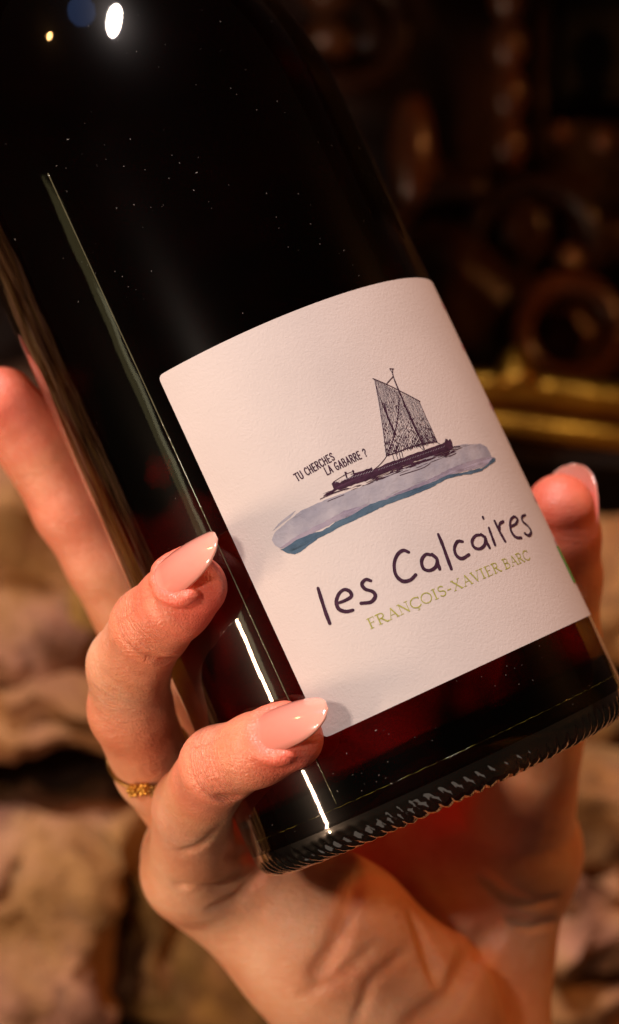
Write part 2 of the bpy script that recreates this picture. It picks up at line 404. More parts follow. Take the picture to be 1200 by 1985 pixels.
# the wine name, brush lettering
nm = Print(.05)
def N(pts, w_=13.5, **k): nm.stroke([c2(*q) for q in pts], [K2 * w_ * x for x in (.85, 1.1, .95, 1.15, 1)], wob=.05, **k)
N([(133, 320), (147, 365), (163, 415), (179, 457)])
N([(212, 378), (238, 368), (262, 352), (256, 333), (235, 326), (215, 341), (204, 372), (213, 400), (240, 411), (268, 406)])
N([(338, 292), (318, 287), (303, 304), (316, 324), (345, 334), (355, 352), (338, 374), (300, 379)])
N([(484, 181), (463, 174), (441, 190), (428, 225), (434, 268), (460, 293), (490, 289), (511, 269)])
N([(572, 192), (550, 190), (534, 213), (541, 244), (566, 252), (590, 236), (593, 208), (574, 190)]); N([(592, 206), (598, 228), (604, 246)])
N([(598, 112), (614, 150), (632, 200), (649, 246)])
N([(693, 140), (673, 140), (661, 165), (668, 193), (690, 206), (717, 191)])
N([(764, 114), (742, 118), (729, 140), (738, 163), (760, 168), (778, 152), (779, 126), (764, 113)], 13); N([(780, 122), (786, 143), (797, 164)], 13)
N([(794, 87), (805, 118), (818, 153)], 13); nm.stroke([c2(771, 46), c2(773, 51)], [K2 * 13, K2 * 11])
N([(816, 60), (834, 98), (857, 139)], 13); N([(836, 97), (836, 73), (850, 62)], 13)
N([(876, 84), (898, 72), (905, 54), (891, 44), (877, 62), (880, 98), (898, 123), (920, 126)], 13)
N([(936, 37), (923, 44), (925, 62), (946, 81), (958, 102), (949, 117), (933, 109)], 13)
nm.build('wine_name_lettering', M_ink, label)

# capitals: unit height, strokes as (points, weight)
def arc(cx, cy, rx, ry, a0, a1, n=12): return [(cx + rx * math.cos(math.radians(a0 + (a1 - a0) * i / n)), cy + ry * math.sin(math.radians(a0 + (a1 - a0) * i / n))) for i in range(n + 1)]
T_, t_ = 1.0, .42
G = {
 'F': (.52, [([(.12, 0), (.12, 1)], T_), ([(.0, 1), (.5, 1), (.5, .86)], t_), ([(.12, .52), (.4, .52)], t_), ([(.0, 0), (.26, 0)], t_), ([(.4, .6), (.4, .44)], t_)]),
 'R': (.66, [([(.12, 0), (.12, 1)], T_), ([(0, 1), (.3, 1)] + arc(.3, .75, .22, .25, 80, -90, 8) + [(.12, .5)], .75), ([(.3, .5), (.62, .0), (.72, 0)], T_), ([(0, 0), (.26, 0)], t_)]),
 'A': (.70, [([(.08, 0), (.37, 1.0)], t_), ([(.37, 1.0), (.66, 0)], T_), ([(.18, .36), (.55, .36)], t_), ([(-.02, 0), (.18, 0)], t_), ([(.55, 0), (.77, 0)], t_)]),
 'N': (.78, [([(.12, 0), (.12, 1)], t_), ([(.12, 1), (.68, 0)], T_), ([(.68, 0), (.68, 1)], t_), ([(0, 0), (.24, 0)], t_), ([(0, 1), (.16, 1)], t_), ([(.56, 1), (.8, 1)], t_)]),
 'C': (.70, [(arc(.42, .5, .40, .5, 45, 315, 16), .8), ([(.70, .98), (.71, .74)], t_)]),
 'O': (.80, [(arc(.4, .5, .38, .5, 0, 360, 22), .75)]),
 'I': (.32, [([(.14, 0), (.14, 1)], T_), ([(0, 0), (.28, 0)], t_), ([(0, 1), (.28, 1)], t_)]),
 'S': (.50, [(arc(.25, .75, .21, .24, 30, 250, 9) + arc(.25, .25, .22, .25, 70, -150, 9), .8)]),
 '-': (.36, [([(.05, .35), (.3, .35)], .8)]),
 'X': (.74, [([(.08, 1), (.66, 0)], T_), ([(.64, 1), (.06, 0)], t_), ([(0, 0), (.18, 0)], t_), ([(.56, 0), (.76, 0)], t_), ([(0, 1), (.2, 1)], t_), ([(.54, 1), (.74, 1)], t_)]),
 'V': (.70, [([(.06, 1), (.36, 0)], T_), ([(.36, 0), (.64, 1)], t_), ([(-.03, 1), (.18, 1)], t_), ([(.54, 1), (.75, 1)], t_)]),
 'E': (.56, [([(.12, 0), (.12, 1)], T_), ([(0, 1), (.5, 1), (.5, .86)], t_), ([(.12, .52), (.42, .52)], t_), ([(0, 0), (.52, 0), (.55, .16)], t_)]),
 'B': (.62, [([(.12, 0), (.12, 1)], T_), ([(0, 1), (.28, 1)] + arc(.28, .76, .2, .24, 80, -90, 8) + [(.12, .52)], .7), ([(.12, .52), (.3, .52)] + arc(.3, .26, .25, .26, 80, -90, 8) + [(0, 0)], .75)]),
 ' ': (.22, []),
}
G['Q'] = (.70, G['C'][1] + [([(.42, 0), (.40, -.1), (.50, -.14), (.48, -.24), (.36, -.26)], t_)])        # C with cedilla
Hs = {  # plain narrow hand capitals
 'T': (.42, [([(0, 1), (.4, 1)], 1), ([(.2, 0), (.2, 1)], 1)]), 'U': (.44, [([(.04, 1), (.04, .2), (.2, 0), (.36, .2), (.36, 1)], 1)]),
 'C': (.40, [([(.36, .85), (.2, 1), (.04, .75), (.04, .25), (.2, 0), (.36, .15)], 1)]), 'H': (.44, [([(.04, 0), (.04, 1)], 1), ([(.36, 0), (.36, 1)], 1), ([(.04, .5), (.36, .5)], 1)]),
 'E': (.38, [([(.04, 0), (.04, 1)], 1), ([(.04, 1), (.32, 1)], 1), ([(.04, .5), (.28, .5)], 1), ([(.04, 0), (.32, 0)], 1)]),
 'R': (.42, [([(.04, 0), (.04, 1)], 1), ([(.04, 1), (.26, .97), (.34, .76), (.26, .56), (.04, .5)], 1), ([(.16, .5), (.36, 0)], 1)]),
 'S': (.40, [([(.34, .85), (.2, 1), (.05, .8), (.12, .6), (.28, .42), (.34, .2), (.2, 0), (.04, .15)], 1)]),
 'L': (.36, [([(.04, 1), (.04, 0)], 1), ([(.04, 0), (.32, 0)], 1)]), 'A': (.44, [([(.02, 0), (.2, 1)], 1), ([(.2, 1), (.38, 0)], 1), ([(.09, .33), (.31, .33)], 1)]),
 'G': (.42, [([(.34, .85), (.2, 1), (.04, .75), (.04, .25), (.2, 0), (.36, .15), (.36, .45)], 1), ([(.22, .45), (.37, .45)], 1)]),
 'B': (.42, [([(.04, 0), (.04, 1)], 1), ([(.04, 1), (.26, .97), (.32, .76), (.24, .54), (.04, .52)], 1), ([(.2, .53), (.36, .4), (.34, .1), (.2, 0), (.04, 0)], 1)]),
 '?': (.40, [([(.04, .8), (.18, 1), (.34, .82), (.3, .6), (.18, .45), (.18, .28)], 1), ([(.18, .04), (.18, .0)], 1.2)]), ' ': (.22, []),
}
def write(pr, glyphs, text, a, b, hgt, wt, gap, smoothset=()):
    a = np.array(a); b = np.array(b); d = b - a; L = np.linalg.norm(d); d = d / L; n = np.array([-d[1], d[0]])
    tot = sum(glyphs[c][0] + gap for c in text) - gap; sx = L / tot; x = 0
    for c in text:
        wd, st = glyphs[c]
        for pts, k in st:
            q = [tuple(a + d * (x + px_) * sx + n * py_ * hgt) for px_, py_ in pts]
            pr.stroke(q, wt * k, smooth=len(pts) > 4, wob=.04)
        x += wd + gap
gp = Print(.05)
a = c2(337, 478); b = c2(955, 208)
write(gp, G, 'FRANQOIS-XAVIER BARC', a, b, 1.83, .25, .14)
gp.build('winemaker_lettering', M_green, label)
print('names', a, b)
tg = Print(.05)
write(tg, Hs, 'TU CHERCHES', c1(184, 608), c1(360, 505), 1.42, .21, .10)
write(tg, Hs, 'LA GABARRE ?', c1(322, 578), c1(511, 487), 1.42, .21, .10)
tg.build('question_lettering', M_ink, label)
sd = Print(.05)                                           # marks on the side of the label, seen edge-on
ug, hg0 = lab(1088, 1085); hg0 = lab(1075, 1060)[1]; hg1 = lab(1113, 1130)[1]
sd.poly([(53.6, hg0), (64.5, hg0), (64.5, hg1), (53.6, hg1)])
sd.build('green_leaf_badge', M_leaf, label)
sr = Print(.05)
for hc in (67, 66.2, 58, 57.2, 45, 44.2, 24.8, 24.1, 15.5, 14.8):
    u = 54.3
    while u < 74:
        l_ = random.uniform(.5, 1.6); sr.poly([(u, hc), (u + l_, hc), (u + l_, hc + .45 + .8 * random.random()), (u, hc + .5)]); u += l_ + .5
sr.build('side_text', M_rose, label)

# ------------------------------------------------------------ the hand: a distance field meshed as one skin
def bottle_ax(p):
    q = p - A0; u = q @ BU; rad = q - np.outer(u, BU) if q.ndim > 1 else q - u * BU
    return u, rad
def front(px, py, r, press=.7, side=-1):
    """depth at which a ball of radius r on this sight line rests on the bottle wall (front side -1, rear +1)"""
    best = None
    for d in np.arange(340, 470, .25):
        _, rad = bottle_ax(Pm(px, py, d)); e = abs(np.linalg.norm(rad) - (RB + r - press))
        sgn = rad @ BN
        if (side < 0) == (sgn > -4) or abs(sgn) < 4:
            if best is None or e < best[0]: best = (e, d)
    return best[1]
def J(px, py, d, r): return (Pm(px, py, d), r)
dp = front(565, 1430, 5.8); dq = front(425, 1482, 7.0)
dr = front(378, 1138, 5.9); ds = front(290, 1212, 7.2)
print('depths', dp, dq, dr, ds)
fingers = {
 'pinky': [J(372, 1690, 428, 9.3), J(374, 1563, 402, 7.6), J(425, 1484, dq, 7.0), J(500, 1452, front(500, 1452, 6.5), 6.4), J(568, 1432, dp, 5.5)],
 'ring': [J(425, 1655, 446, 9.0), J(300, 1490, 420, 8.0), J(253, 1375, 405, 8.1), J(250, 1290, 396, 7.8), J(292, 1214, ds, 7.2), J(340, 1168, front(340, 1168, 6.6), 6.7), J(378, 1138, dr, 5.9)],
 'middle': [J(395, 1480, 455, 9.3), J(288, 1245, 449, 9.2), J(205, 1085, 441, 8.6), J(140, 985, 437, 8.2), J(70, 860, 434, 8.2), J(5, 778, 428, 7.2)],
 'index': [J(500, 1380, 466, 9.3), J(480, 1150, 468, 8.8), J(485, 960, 462, 8.2), J(500, 830, 456, 7.4)],
 'thumb': [J(985, 1650, 471, 15), J(1030, 1440, 454, 11), J(1078, 1240, 442, 9.2), J(1090, 1120, 438, 8.2), J(1088, 1040, 433, 8.0), J(1086, 985, 429, 7.2)],
}
palm = [  # capsules: a, ra, b, rb
 (J(372, 1690, 428, 9.3), J(425, 1655, 446, 12)),
 (J(425, 1668, 440, 15.5), J(640, 1838, 443, 18)), (J(640, 1838, 443, 18), J(770, 1985, 452, 21)), (J(770, 1985, 452, 21), J(850, 2300, 468, 22)),
 (J(440, 1600, 456, 11.5), J(700, 1800, 470, 14)), (J(395, 1480, 455, 9.3), J(640, 1700, 473, 13)), (J(500, 1380, 466, 9.3), J(760, 1650, 476, 13)),
 (J(640, 1700, 480, 14), J(850, 1950, 478, 15)), (J(760, 1650, 483, 14), J(890, 1850, 481, 15)), (J(985, 1650, 471, 15), J(760, 1600, 476, 13)),
 (J(985, 1650, 471, 15), J(925, 1860, 477, 15.2)), (J(925, 1860, 477, 15.2), J(920, 2050, 470, 15.5)), (J(920, 2050, 470, 15.5), J(920, 2300, 476, 17)),
]
HS = .62
lo = np.array([-75., 355., -160.]); hi = np.array([68., 494., 32.])
nx, ny, nz = [int((hi[i] - lo[i]) / HS) + 1 for i in range(3)]
gx = (lo[0] + HS * np.arange(nx)).astype(np.float32); gy = (lo[1] + HS * np.arange(ny)).astype(np.float32); gz = (lo[2] + HS * np.arange(nz)).astype(np.float32)
def sub(a, b, m):
    s_ = []
    for i, g in enumerate((gx, gy, gz)):
        l_ = np.searchsorted(g, min(a[i], b[i]) - m); h_ = np.searchsorted(g, max(a[i], b[i]) + m); s_.append(slice(max(l_ - 1, 0), h_ + 1))
    return tuple(s_)
def capd(a, ra, b, rb, s_):
    ab = b - a; L2 = float(ab @ ab)
    X = gx[s_[0]][:, None, None] - a[0]; Y = gy[s_[1]][None, :, None] - a[1]; Z = gz[s_[2]][None, None, :] - a[2]
    t = np.clip((X * ab[0] + Y * ab[1] + Z * ab[2]) / L2, 0, 1)
    return np.sqrt((X - t * ab[0]) ** 2 + (Y - t * ab[1]) ** 2 + (Z - t * ab[2]) ** 2) - (ra + (rb - ra) * t)
def smin(a, b, k):
    h = np.maximum(k - np.abs(a - b), 0) / k
    return np.minimum(a, b) - h * h * k * .25
BIG = 14.0
def field(): return np.full((nx, ny, nz), BIG, np.float32)
D = field()
for (a, ra), (b, rb) in palm:
    s_ = sub(a, b, max(ra, rb) + BIG); D[s_] = smin(D[s_], capd(a, ra, b, rb, s_).astype(np.float32), 9.0)
for nme, ch in fingers.items():
    E = None
    A = np.min([c[0] for c in ch], 0); B = np.max([c[0] for c in ch], 0); s0 = sub(A, B, 26)
    E = np.full(D[s0].shape, BIG, np.float32)
    for i in range(len(ch) - 1):
        E = smin(E, capd(ch[i][0], ch[i][1], ch[i + 1][0], ch[i + 1][1], s0).astype(np.float32), 2.2)
    # blend with palm near the knuckle only, keep fingers apart elsewhere
    X = gx[s0[0]][:, None, None]; Y = gy[s0[1]][None, :, None]; Z = gz[s0[2]][None, None, :]
    dk = np.sqrt((X - ch[0][0][0]) ** 2 + (Y - ch[0][0][1]) ** 2 + (Z - ch[0][0][2]) ** 2)
    k = np.clip(9 - dk * .45, .6, 8).astype(np.float32)
    D[s0] = smin(D[s0], E, k)
# creases: soft grooves along polylines  (points, depth, width)
def groove(pts, dep, wd):
    for a, b in zip(pts[:-1], pts[1:]):
        s_ = sub(a, b, wd * 3.2); d = capd(a, 0, b, 0, s_); D[s_] += (dep * np.exp(-(d / wd) ** 2)).astype(np.float32) * .75
def GP(*q): return [Pm(*x) for x in q]
def surf(px, py):            # first hit of the current field along a sight line
    for d in np.arange(358, 492, .5):
        p = Pm(px, py, d); i = [(p[k] - lo[k]) / HS for k in range(3)]
        if all(0 <= i[k] < (nx, ny, nz)[k] - 1 for k in range(3)) and D[int(round(i[0])), int(round(i[1])), int(round(i[2]))] < 0: return p
    return None
def sg(pts, dep, wd):
    dense = []
    for a, b in zip(pts[:-1], pts[1:]):
        for t in np.linspace(0, 1, 5)[:-1]: dense.append((a[0] + (b[0] - a[0]) * t, a[1] + (b[1] - a[1]) * t))
    dense.append(pts[-1]); q = [surf(*x) for x in dense]; q = [x for x in q if x is not None]
    if len(q) > 1: todo.append((q, dep, wd))
todo = []
sg([(340, 1280), (320, 1282), (290, 1274)], 1.1, .8)
sg([(460, 1545), (440, 1552), (425, 1545)], 1.0, .8)
sg([(430, 1600), (390, 1640), (350, 1655)], .7, 1.1)
sg([(470, 1690), (420, 1715), (380, 1722), (340, 1715)], .9, 1.0)
sg([(505, 1690), (460, 1740), (410, 1762)], .9, 1.1); sg([(520, 1640), (470, 1660), (440, 1650)], .8, 1.2)
sg([(690, 1700), (672, 1780), (640, 1850), (612, 1890)], 1.3, 1.6)
sg([(800, 1780), (830, 1850), (850, 1900)], 1.2, 1.8); sg([(730, 1830), (650, 1900), (590, 1925)], .6, 1.3)
sg([(790, 1840), (715, 1905), (690, 1985)], .6, 1.2)
sg([(960, 1800), (910, 1860), (870, 1940), (800, 1990)], 2.2, 2.2)
sg([(1080, 1745), (1030, 1752), (980, 1735), (940, 1700)], 1.2, 1.1); sg([(1075, 1790), (1030, 1795), (990, 1780)], 1.2, 1.1)
for q in todo: groove(*q)
del E
NAILS = [(Pm(298, 1118, dr + 2 - 5.5), Pm(419, 1041, dr - 8.5), np.array([-.45, -.62, .64]), 5.4, 6.4),
         (Pm(488, 1415, dp + 5 - 6.5), Pm(634, 1371, dp - 7.0), np.array([-.22, -.72, .65]), 5.0, 6.0)]
def nail_w(t, width):
    if t < .28: return max(.04, width * math.sqrt(max(0, 1 - ((.28 - t) / .28) ** 2)) ** .9)
    q = (t - .28) / .72; return max(.04, width * (1 - .10 * q) * math.sqrt(max(0, 1 - q ** 3.3)))
for base, tip, nrm, width, rcv in NAILS:                # fold of skin that frames each nail
    T = tip - base; L = np.linalg.norm(T); T = T / L; nrm = nrm - (nrm @ T) * T; nrm /= np.linalg.norm(nrm); S_ = np.cross(T, nrm); pl = []
    for sd_ in (1, -1):
        for t in (np.linspace(0, .40, 14) if sd_ == 1 else np.linspace(0, .40, 14)):
            x = sd_ * (nail_w(t, width) + .25); z = math.sqrt(max(rcv * rcv - x * x, 0)) - rcv + .9 * (1 - (2 * t - .9) ** 2)
            pl.append((sd_, t, base + T * (L * t - .5 * (1 - t * 2)) + S_ * x + nrm * (z - .60 - 3.2 * max(0, t - .2))))
    for sd_ in (1, -1):
        q = [c for a_, t, c in pl if a_ == sd_]
        for a_, b_ in zip(q[:-1], q[1:]):
            s_ = sub(a_, b_, 4); D[s_] = smin(D[s_], capd(a_, .55, b_, .55, s_).astype(np.float32), 1.8)
# press the flesh against the bottle wall
X = gx[:, None, None] - A0[0]; Y = gy[None, :, None] - A0[1]; Z = gz[None, None, :] - A0[2]
u_ = X * BU[0] + Y * BU[1] + Z * BU[2]; rr_ = np.sqrt(np.maximum(X * X + Y * Y + Z * Z - u_ * u_, 0))
ins = np.minimum((RB + .06) - rr_, (u_ + 20.8)).astype(np.float32)      # positive inside the bottle
D = np.maximum(D, ins); del u_, rr_, ins
def surface_nets(Fd):
    sg_ = Fd < 0; n0, n1, n2 = Fd.shape; cnt = np.zeros((n0 - 1, n1 - 1, n2 - 1), np.int8)
    sl = lambda o, n: slice(o, n - 1 + o)
    for dx in (0, 1):
        for dy in (0, 1):
            for dz in (0, 1): cnt += sg_[sl(dx, n0), sl(dy, n1), sl(dz, n2)]
    ac = (cnt > 0) & (cnt < 8); I = np.argwhere(ac); idx = np.full(ac.shape, -1, np.int32); idx[ac] = np.arange(len(I))
    pos = np.zeros((len(I), 3)); num = np.zeros(len(I)); C = [(a, b, c) for a in (0, 1) for b in (0, 1) for c in (0, 1)]
    for i, c0 in enumerate(C):
        for c1_ in C[i + 1:]:
            if sum(abs(c0[k] - c1_[k]) for k in range(3)) != 1: continue
            f0 = Fd[I[:, 0] + c0[0], I[:, 1] + c0[1], I[:, 2] + c0[2]]; f1 = Fd[I[:, 0] + c1_[0], I[:, 1] + c1_[1], I[:, 2] + c1_[2]]
            m_ = (f0 < 0) != (f1 < 0); t = f0[m_] / (f0[m_] - f1[m_]); pos[m_] += np.array(c0) + t[:, None] * (np.array(c1_) - np.array(c0)); num[m_] += 1
    V = lo + HS * (I + pos / num[:, None]); Q = []
    for ax in range(3):
        b, c = [(1, 2), (2, 0), (0, 1)][ax]
        s0 = [slice(1, n - 1) for n in Fd.shape]; s0[ax] = slice(0, Fd.shape[ax] - 1); s1 = list(s0); s1[ax] = slice(1, Fd.shape[ax])
        A_, B_ = sg_[tuple(s0)], sg_[tuple(s1)]; K = np.argwhere(A_ != B_); off = np.array([1, 1, 1]); off[ax] = 0; K = K + off
        flip = sg_[K[:, 0], K[:, 1], K[:, 2]]
        def g(db, dc): q = K.copy(); q[:, b] -= db; q[:, c] -= dc; return idx[q[:, 0], q[:, 1], q[:, 2]]
        q = np.stack([g(1, 1), g(0, 1), g(0, 0), g(1, 0)], 1); q[~flip] = q[~flip][:, ::-1]; Q.append(q)
    return V, np.concatenate(Q)
V, Q = surface_nets(D); Q = Q[(Q >= 0).all(1)]
# relax a little
nb = np.zeros_like(V); ct = np.zeros(len(V))
for _ in range(2):
    nb[:] = 0; ct[:] = 0
    for k in range(4):
        a_, b_ = Q[:, k], Q[:, (k + 1) % 4]; np.add.at(nb, a_, V[b_]); np.add.at(ct, a_, 1); np.add.at(nb, b_, V[a_]); np.add.at(ct, b_, 1)
    V = V * .5 + .5 * nb / np.maximum(ct, 1)[:, None]
print('hand verts', len(V))
hm = bpy.data.meshes.new('hand'); hm.vertices.add(len(V)); hm.vertices.foreach_set('co', (V * .001).astype(np.float32).ravel())
hm.loops.add(len(Q) * 4); hm.loops.foreach_set('vertex_index', Q.astype(np.int32).ravel()); hm.polygons.add(len(Q))
hm.polygons.foreach_set('loop_start', np.arange(0, len(Q) * 4, 4, dtype=np.int32)); hm.polygons.foreach_set('use_smooth', np.ones(len(Q), bool))
hm.update(calc_edges=True)
# skin attributes: flush = redder flesh (fingertips, knuckle skin), fuv = (mm along finger, mm round it, knuckle wrinkle weight)
flush = np.zeros(len(V)); fuv = np.zeros((len(V), 3)); bestd = np.full(len(V), 1e9)
for nme, ch in fingers.items():
    run = 0; tot = sum(np.linalg.norm(ch[i + 1][0] - ch[i][0]) for i in range(len(ch) - 1))
    for i in range(len(ch) - 1):
        a_, ra = ch[i]; b_, rb = ch[i + 1]; ab = b_ - a_; L = np.linalg.norm(ab); t = np.clip((V - a_) @ ab / L ** 2, 0, 1)
        c_ = a_ + t[:, None] * ab; off = V - c_; d = np.linalg.norm(off, axis=1) - (ra + (rb - ra) * t); m_ = d < bestd; bestd[m_] = d[m_]
        ref = np.cross(ab / L, np.array([.3, -.8, .5])); ref /= np.linalg.norm(ref); r2 = np.cross(ab / L, ref)
        ang = np.arctan2(off @ ref, off @ r2)
        s_ = run + t * L; fl = np.clip(1 - (tot - s_) / 17.0, 0, 1) * np.clip(1.6 - d / 6, 0, 1)
        if nme in ('middle', 'thumb'): fl = .9 * np.clip(1 - (tot - s_) / 24.0, 0, 1)
        flush[m_] = fl[m_]; fuv[m_, 0] = s_[m_]; fuv[m_, 1] = (ang * 7)[m_]; run += L
    # red blush over the joints
for nme, i, rad_, am in (('pinky', 2, 8, .55), ('ring', 4, 8, .35), ('ring', 2, 9, .25), ('pinky', 1, 8, .2), ('middle', 3, 9, .5)):
    c_, r_ = fingers[nme][i]; flush = np.maximum(flush, am * np.exp(-((np.linalg.norm(V - c_, axis=1) - r_) / rad_) ** 2))
kw = np.zeros(len(V))
for nme, i, s_ in (('pinky', 2, 7), ('pinky', 1, 8), ('ring', 4, 9), ('ring', 3, 8)):
    c_, r_ = fingers[nme][i]; kw = np.maximum(kw, np.exp(-(np.maximum(np.linalg.norm(V - c_, axis=1) - r_, 0) / (s_ * .6)) ** 2))
fuv[:, 2] = kw
at = hm.attributes.new('flush', 'FLOAT', 'POINT'); at.data.foreach_set('value', flush.astype(np.float32))
at = hm.attributes.new('fuv', 'FLOAT_VECTOR', 'POINT'); at.data.foreach_set('vector', fuv.astype(np.float32).ravel())

def skin_mat():
    m = NT('skin'); b = m.b
    fl = m.n('ShaderNodeAttribute', attribute_name='flush').outputs['Fac']; fv = m.n('ShaderNodeAttribute', attribute_name='fuv')
    base = m.ramp(m.noise(55, 4, .6), [(.32, (.74, .29, .15)), (.5, (.84, .40, .225)), (.68, (.90, .50, .31))])
    red = m.ramp(m.noise(140, 3), [(.3, (.87, .115, .085)), (.7, (.90, .18, .135))])
    mot = m.math('MULTIPLY', m.noise(260, 3), .35); f2 = m.math('ADD', m.math('MULTIPLY', fl, .78), m.math('MULTIPLY', m.math('SUBTRACT', mot, .17), .5))
    f2 = m.math('MINIMUM', m.math('MAXIMUM', f2, 0), 1)
    m.l(m.mix(f2, base, red), b.inputs['Base Color'])
    b.inputs['Subsurface Weight'].default_value = .35; b.inputs['Subsurface Radius'].default_value = (1, .32, .16); b.inputs['Subsurface Scale'].default_value = .0022
    b.inputs['Roughness'].default_value = .36; b.inputs['Specular IOR Level'].default_value = .55
    # wrinkles running round the finger near the joints, fine criss-cross lines elsewhere
    mp = m.n('ShaderNodeMapping'); mp.inputs['Scale'].default_value = (1.5, .10, 0); m.l(fv.outputs['Vector'], mp.inputs[0])
    wr = m.noise(1.0, 3, .5, mp.outputs[0], .6)
    wr = m.math('POWER', m.math('ABSOLUTE', m.math('MULTIPLY', m.math('SUBTRACT', wr, .5), 4)), .6)
    sx = m.n('ShaderNodeSeparateXYZ'); m.l(fv.outputs['Vector'], sx.inputs[0])
    wr = m.math('MULTIPLY', wr, sx.outputs[2])
    b1 = m.bump(wr, .00045, .6)
    vo = m.n('ShaderNodeTexVoronoi'); vo.feature = 'DISTANCE_TO_EDGE'; vo.inputs['Scale'].default_value = 1500
    mp2 = m.n('ShaderNodeMapping'); mp2.inputs['Rotation'].default_value = (.4, .5, .7); mp2.inputs['Scale'].default_value = (1, 1, .5)
    m.l(m.n('ShaderNodeTexCoord').outputs['Object'], mp2.inputs[0]); m.l(mp2.outputs[0], vo.inputs['Vector'])
    b2 = m.bump(m.math('MINIMUM', vo.outputs['Distance'], .25), .0004, .5, b1)
    b3 = m.bump(m.noise(220, 4, .6), .0006, .45, b2)
    mp3 = m.n('ShaderNodeMapping'); mp3.inputs['Rotation'].default_value = (0, math.radians(40), 0); mp3.inputs['Scale'].default_value = (90, 200, 620)
    m.l(m.n('ShaderNodeTexCoord').outputs['Object'], mp3.inputs[0]); ln = m.noise(1.0, 4, .6, mp3.outputs[0], 1.2)
    ln = m.math('POWER', m.math('ABSOLUTE', m.math('MULTIPLY', m.math('SUBTRACT', ln, .5), 3)), .5)
    m.l(m.bump(ln, .0006, .26, b3), b.inputs['Normal']); return m.m
M_skin = skin_mat()
hand = link('hand', hm, M_skin)
tag(hand, "person's right hand with almond pink nails gripping the bottle from below and behind", 'hand')

# ---- nails
def nail_mat():
    m = NT('nail_gel'); b = m.b; at = m.n('ShaderNodeAttribute', attribute_name='along').outputs['Fac']
    m.l(m.ramp(at, [(0, (.88, .36, .28)), (.15, (.86, .25, .19)), (.6, (.89, .31, .25)), (.97, (.90, .40, .32))]), b.inputs['Base Color'])
    b.inputs['Roughness'].default_value = .12; b.inputs['Coat Weight'].default_value = 1; b.inputs['Coat Roughness'].default_value = .04
    b.inputs['Subsurface Weight'].default_value = .4; b.inputs['Subsurface Radius'].default_value = (1, .4, .3); b.inputs['Subsurface Scale'].default_value = .002
    return m.m
M_nail = nail_mat()
def nail(base, tip, nrm, width, rc, thick=.35, arch=.9, mat=None):
    base = np.array(base); tip = np.array(tip); T = tip - base; L = np.linalg.norm(T); T /= L
    nrm = nrm - (nrm @ T) * T; nrm /= np.linalg.norm(nrm); S_ = np.cross(T, nrm); nu, nv = 16, 30
    v = []; al = []; f = []
    for lay in (0, 1):
        for j in range(nv + 1):
            t = j / nv
            if t < .28: wv = width * math.sqrt(max(0, 1 - ((.28 - t) / .28) ** 2)) ** .9
            else:
                q = (t - .28) / .72; wv = width * (1 - .10 * q) * math.sqrt(max(0, 1 - q ** 3.3))
            wv = max(wv, .04)
            for i in range(nu + 1):
                x = wv * (2 * i / nu - 1); e = abs(2 * i / nu - 1)
                z = math.sqrt(max(rc * rc - x * x, 0)) - rc + arch * (1 - (2 * t - .9) ** 2)
                z -= 0 if lay == 0 else thick * (1 - .0 * e)
                if j in (0, nv) and lay == 0: z -= thick * .5
                v.append((base + T * L * t + S_ * x + nrm * z) * .001); al.append(t)
    n1 = (nu + 1) * (nv + 1)
    for j in range(nv):
        for i in range(nu):
            a_ = j * (nu + 1) + i; q = (a_, a_ + 1, a_ + nu + 2, a_ + nu + 1); f.append(q[::-1]); f.append(tuple(n1 + k for k in q))
    for j in range(nv):
        for i in (0, nu):
            a_ = j * (nu + 1) + i; b_ = a_ + nu + 1; q = (a_, b_, b_ + n1, a_ + n1); f.append(q if i == 0 else q[::-1])
    for i in range(nu):
        for j in (0, nv):
            a_ = j * (nu + 1) + i; q = (a_, a_ + 1, a_ + 1 + n1, a_ + n1); f.append(q if j == 0 else q[::-1])
    me = mesh('fingernail', v, f); bm = bmesh.new(); bm.from_mesh(me); bmesh.ops.recalc_face_normals(bm, faces=bm.faces); bm.to_mesh(me); bm.free()
    at = me.attributes.new('along', 'FLOAT', 'POINT'); at.data.foreach_set('value', np.array(al, np.float32))
    return link('fingernail', me, mat or M_nail, hand)
for q in NAILS: nail(*q)
tn = fingers['thumb'][-1][0]
nail(tn + np.array([3.6, 5.2, -8]), Pm(1113, 899, 436), np.array([.45, .85, .22]), 6.8, 7.4)
mi = fingers['middle'][-1][0]
nail(mi + np.array([-1, 4, -9]) + np.array([-4, 3, 0]), mi + np.array([-6, 5, 11]), np.array([-.7, .55, .2]), 5.6, 7.0)

# ------------------------------------------------------------ finger ring
M_gold = simple('gold', (.72, .40, .08), .28, 1, bump=(300, .0003)); M_dgold = simple('aged_gold', (.30, .16, .05), .4, 1)
ringo = empty('finger_ring'); rc0, _ = fingers['ring'][1]; rc1, _ = fingers['ring'][2]
rcx = rc0 + (rc1 - rc0) * .26; ax = Vector(rc1 - rc0).normalized(); ringo.location = Vector(rcx) * .001
tag(ringo, 'thin gold finger ring with a tiny flower on it, worn below the bent finger', 'ring')
qr = Vector((0, 0, 1)).rotation_difference(Vector((ax.x * .8, ax.y, ax.z)).normalized()); RR = 8.35
pts = [qr @ (Vector((RR * math.cos(2 * PI * i / 60), RR * math.sin(2 * PI * i / 60), 0)) * .001) for i in range(61)]
link('band', tube('band', pts, .0005, 8), M_dgold, ringo)
tgt = Vector(Pm(277, 1479, 410)) - Vector(rcx)
orn = min(pts, key=lambda q: (q * 1000 - tgt).length) * 1.06
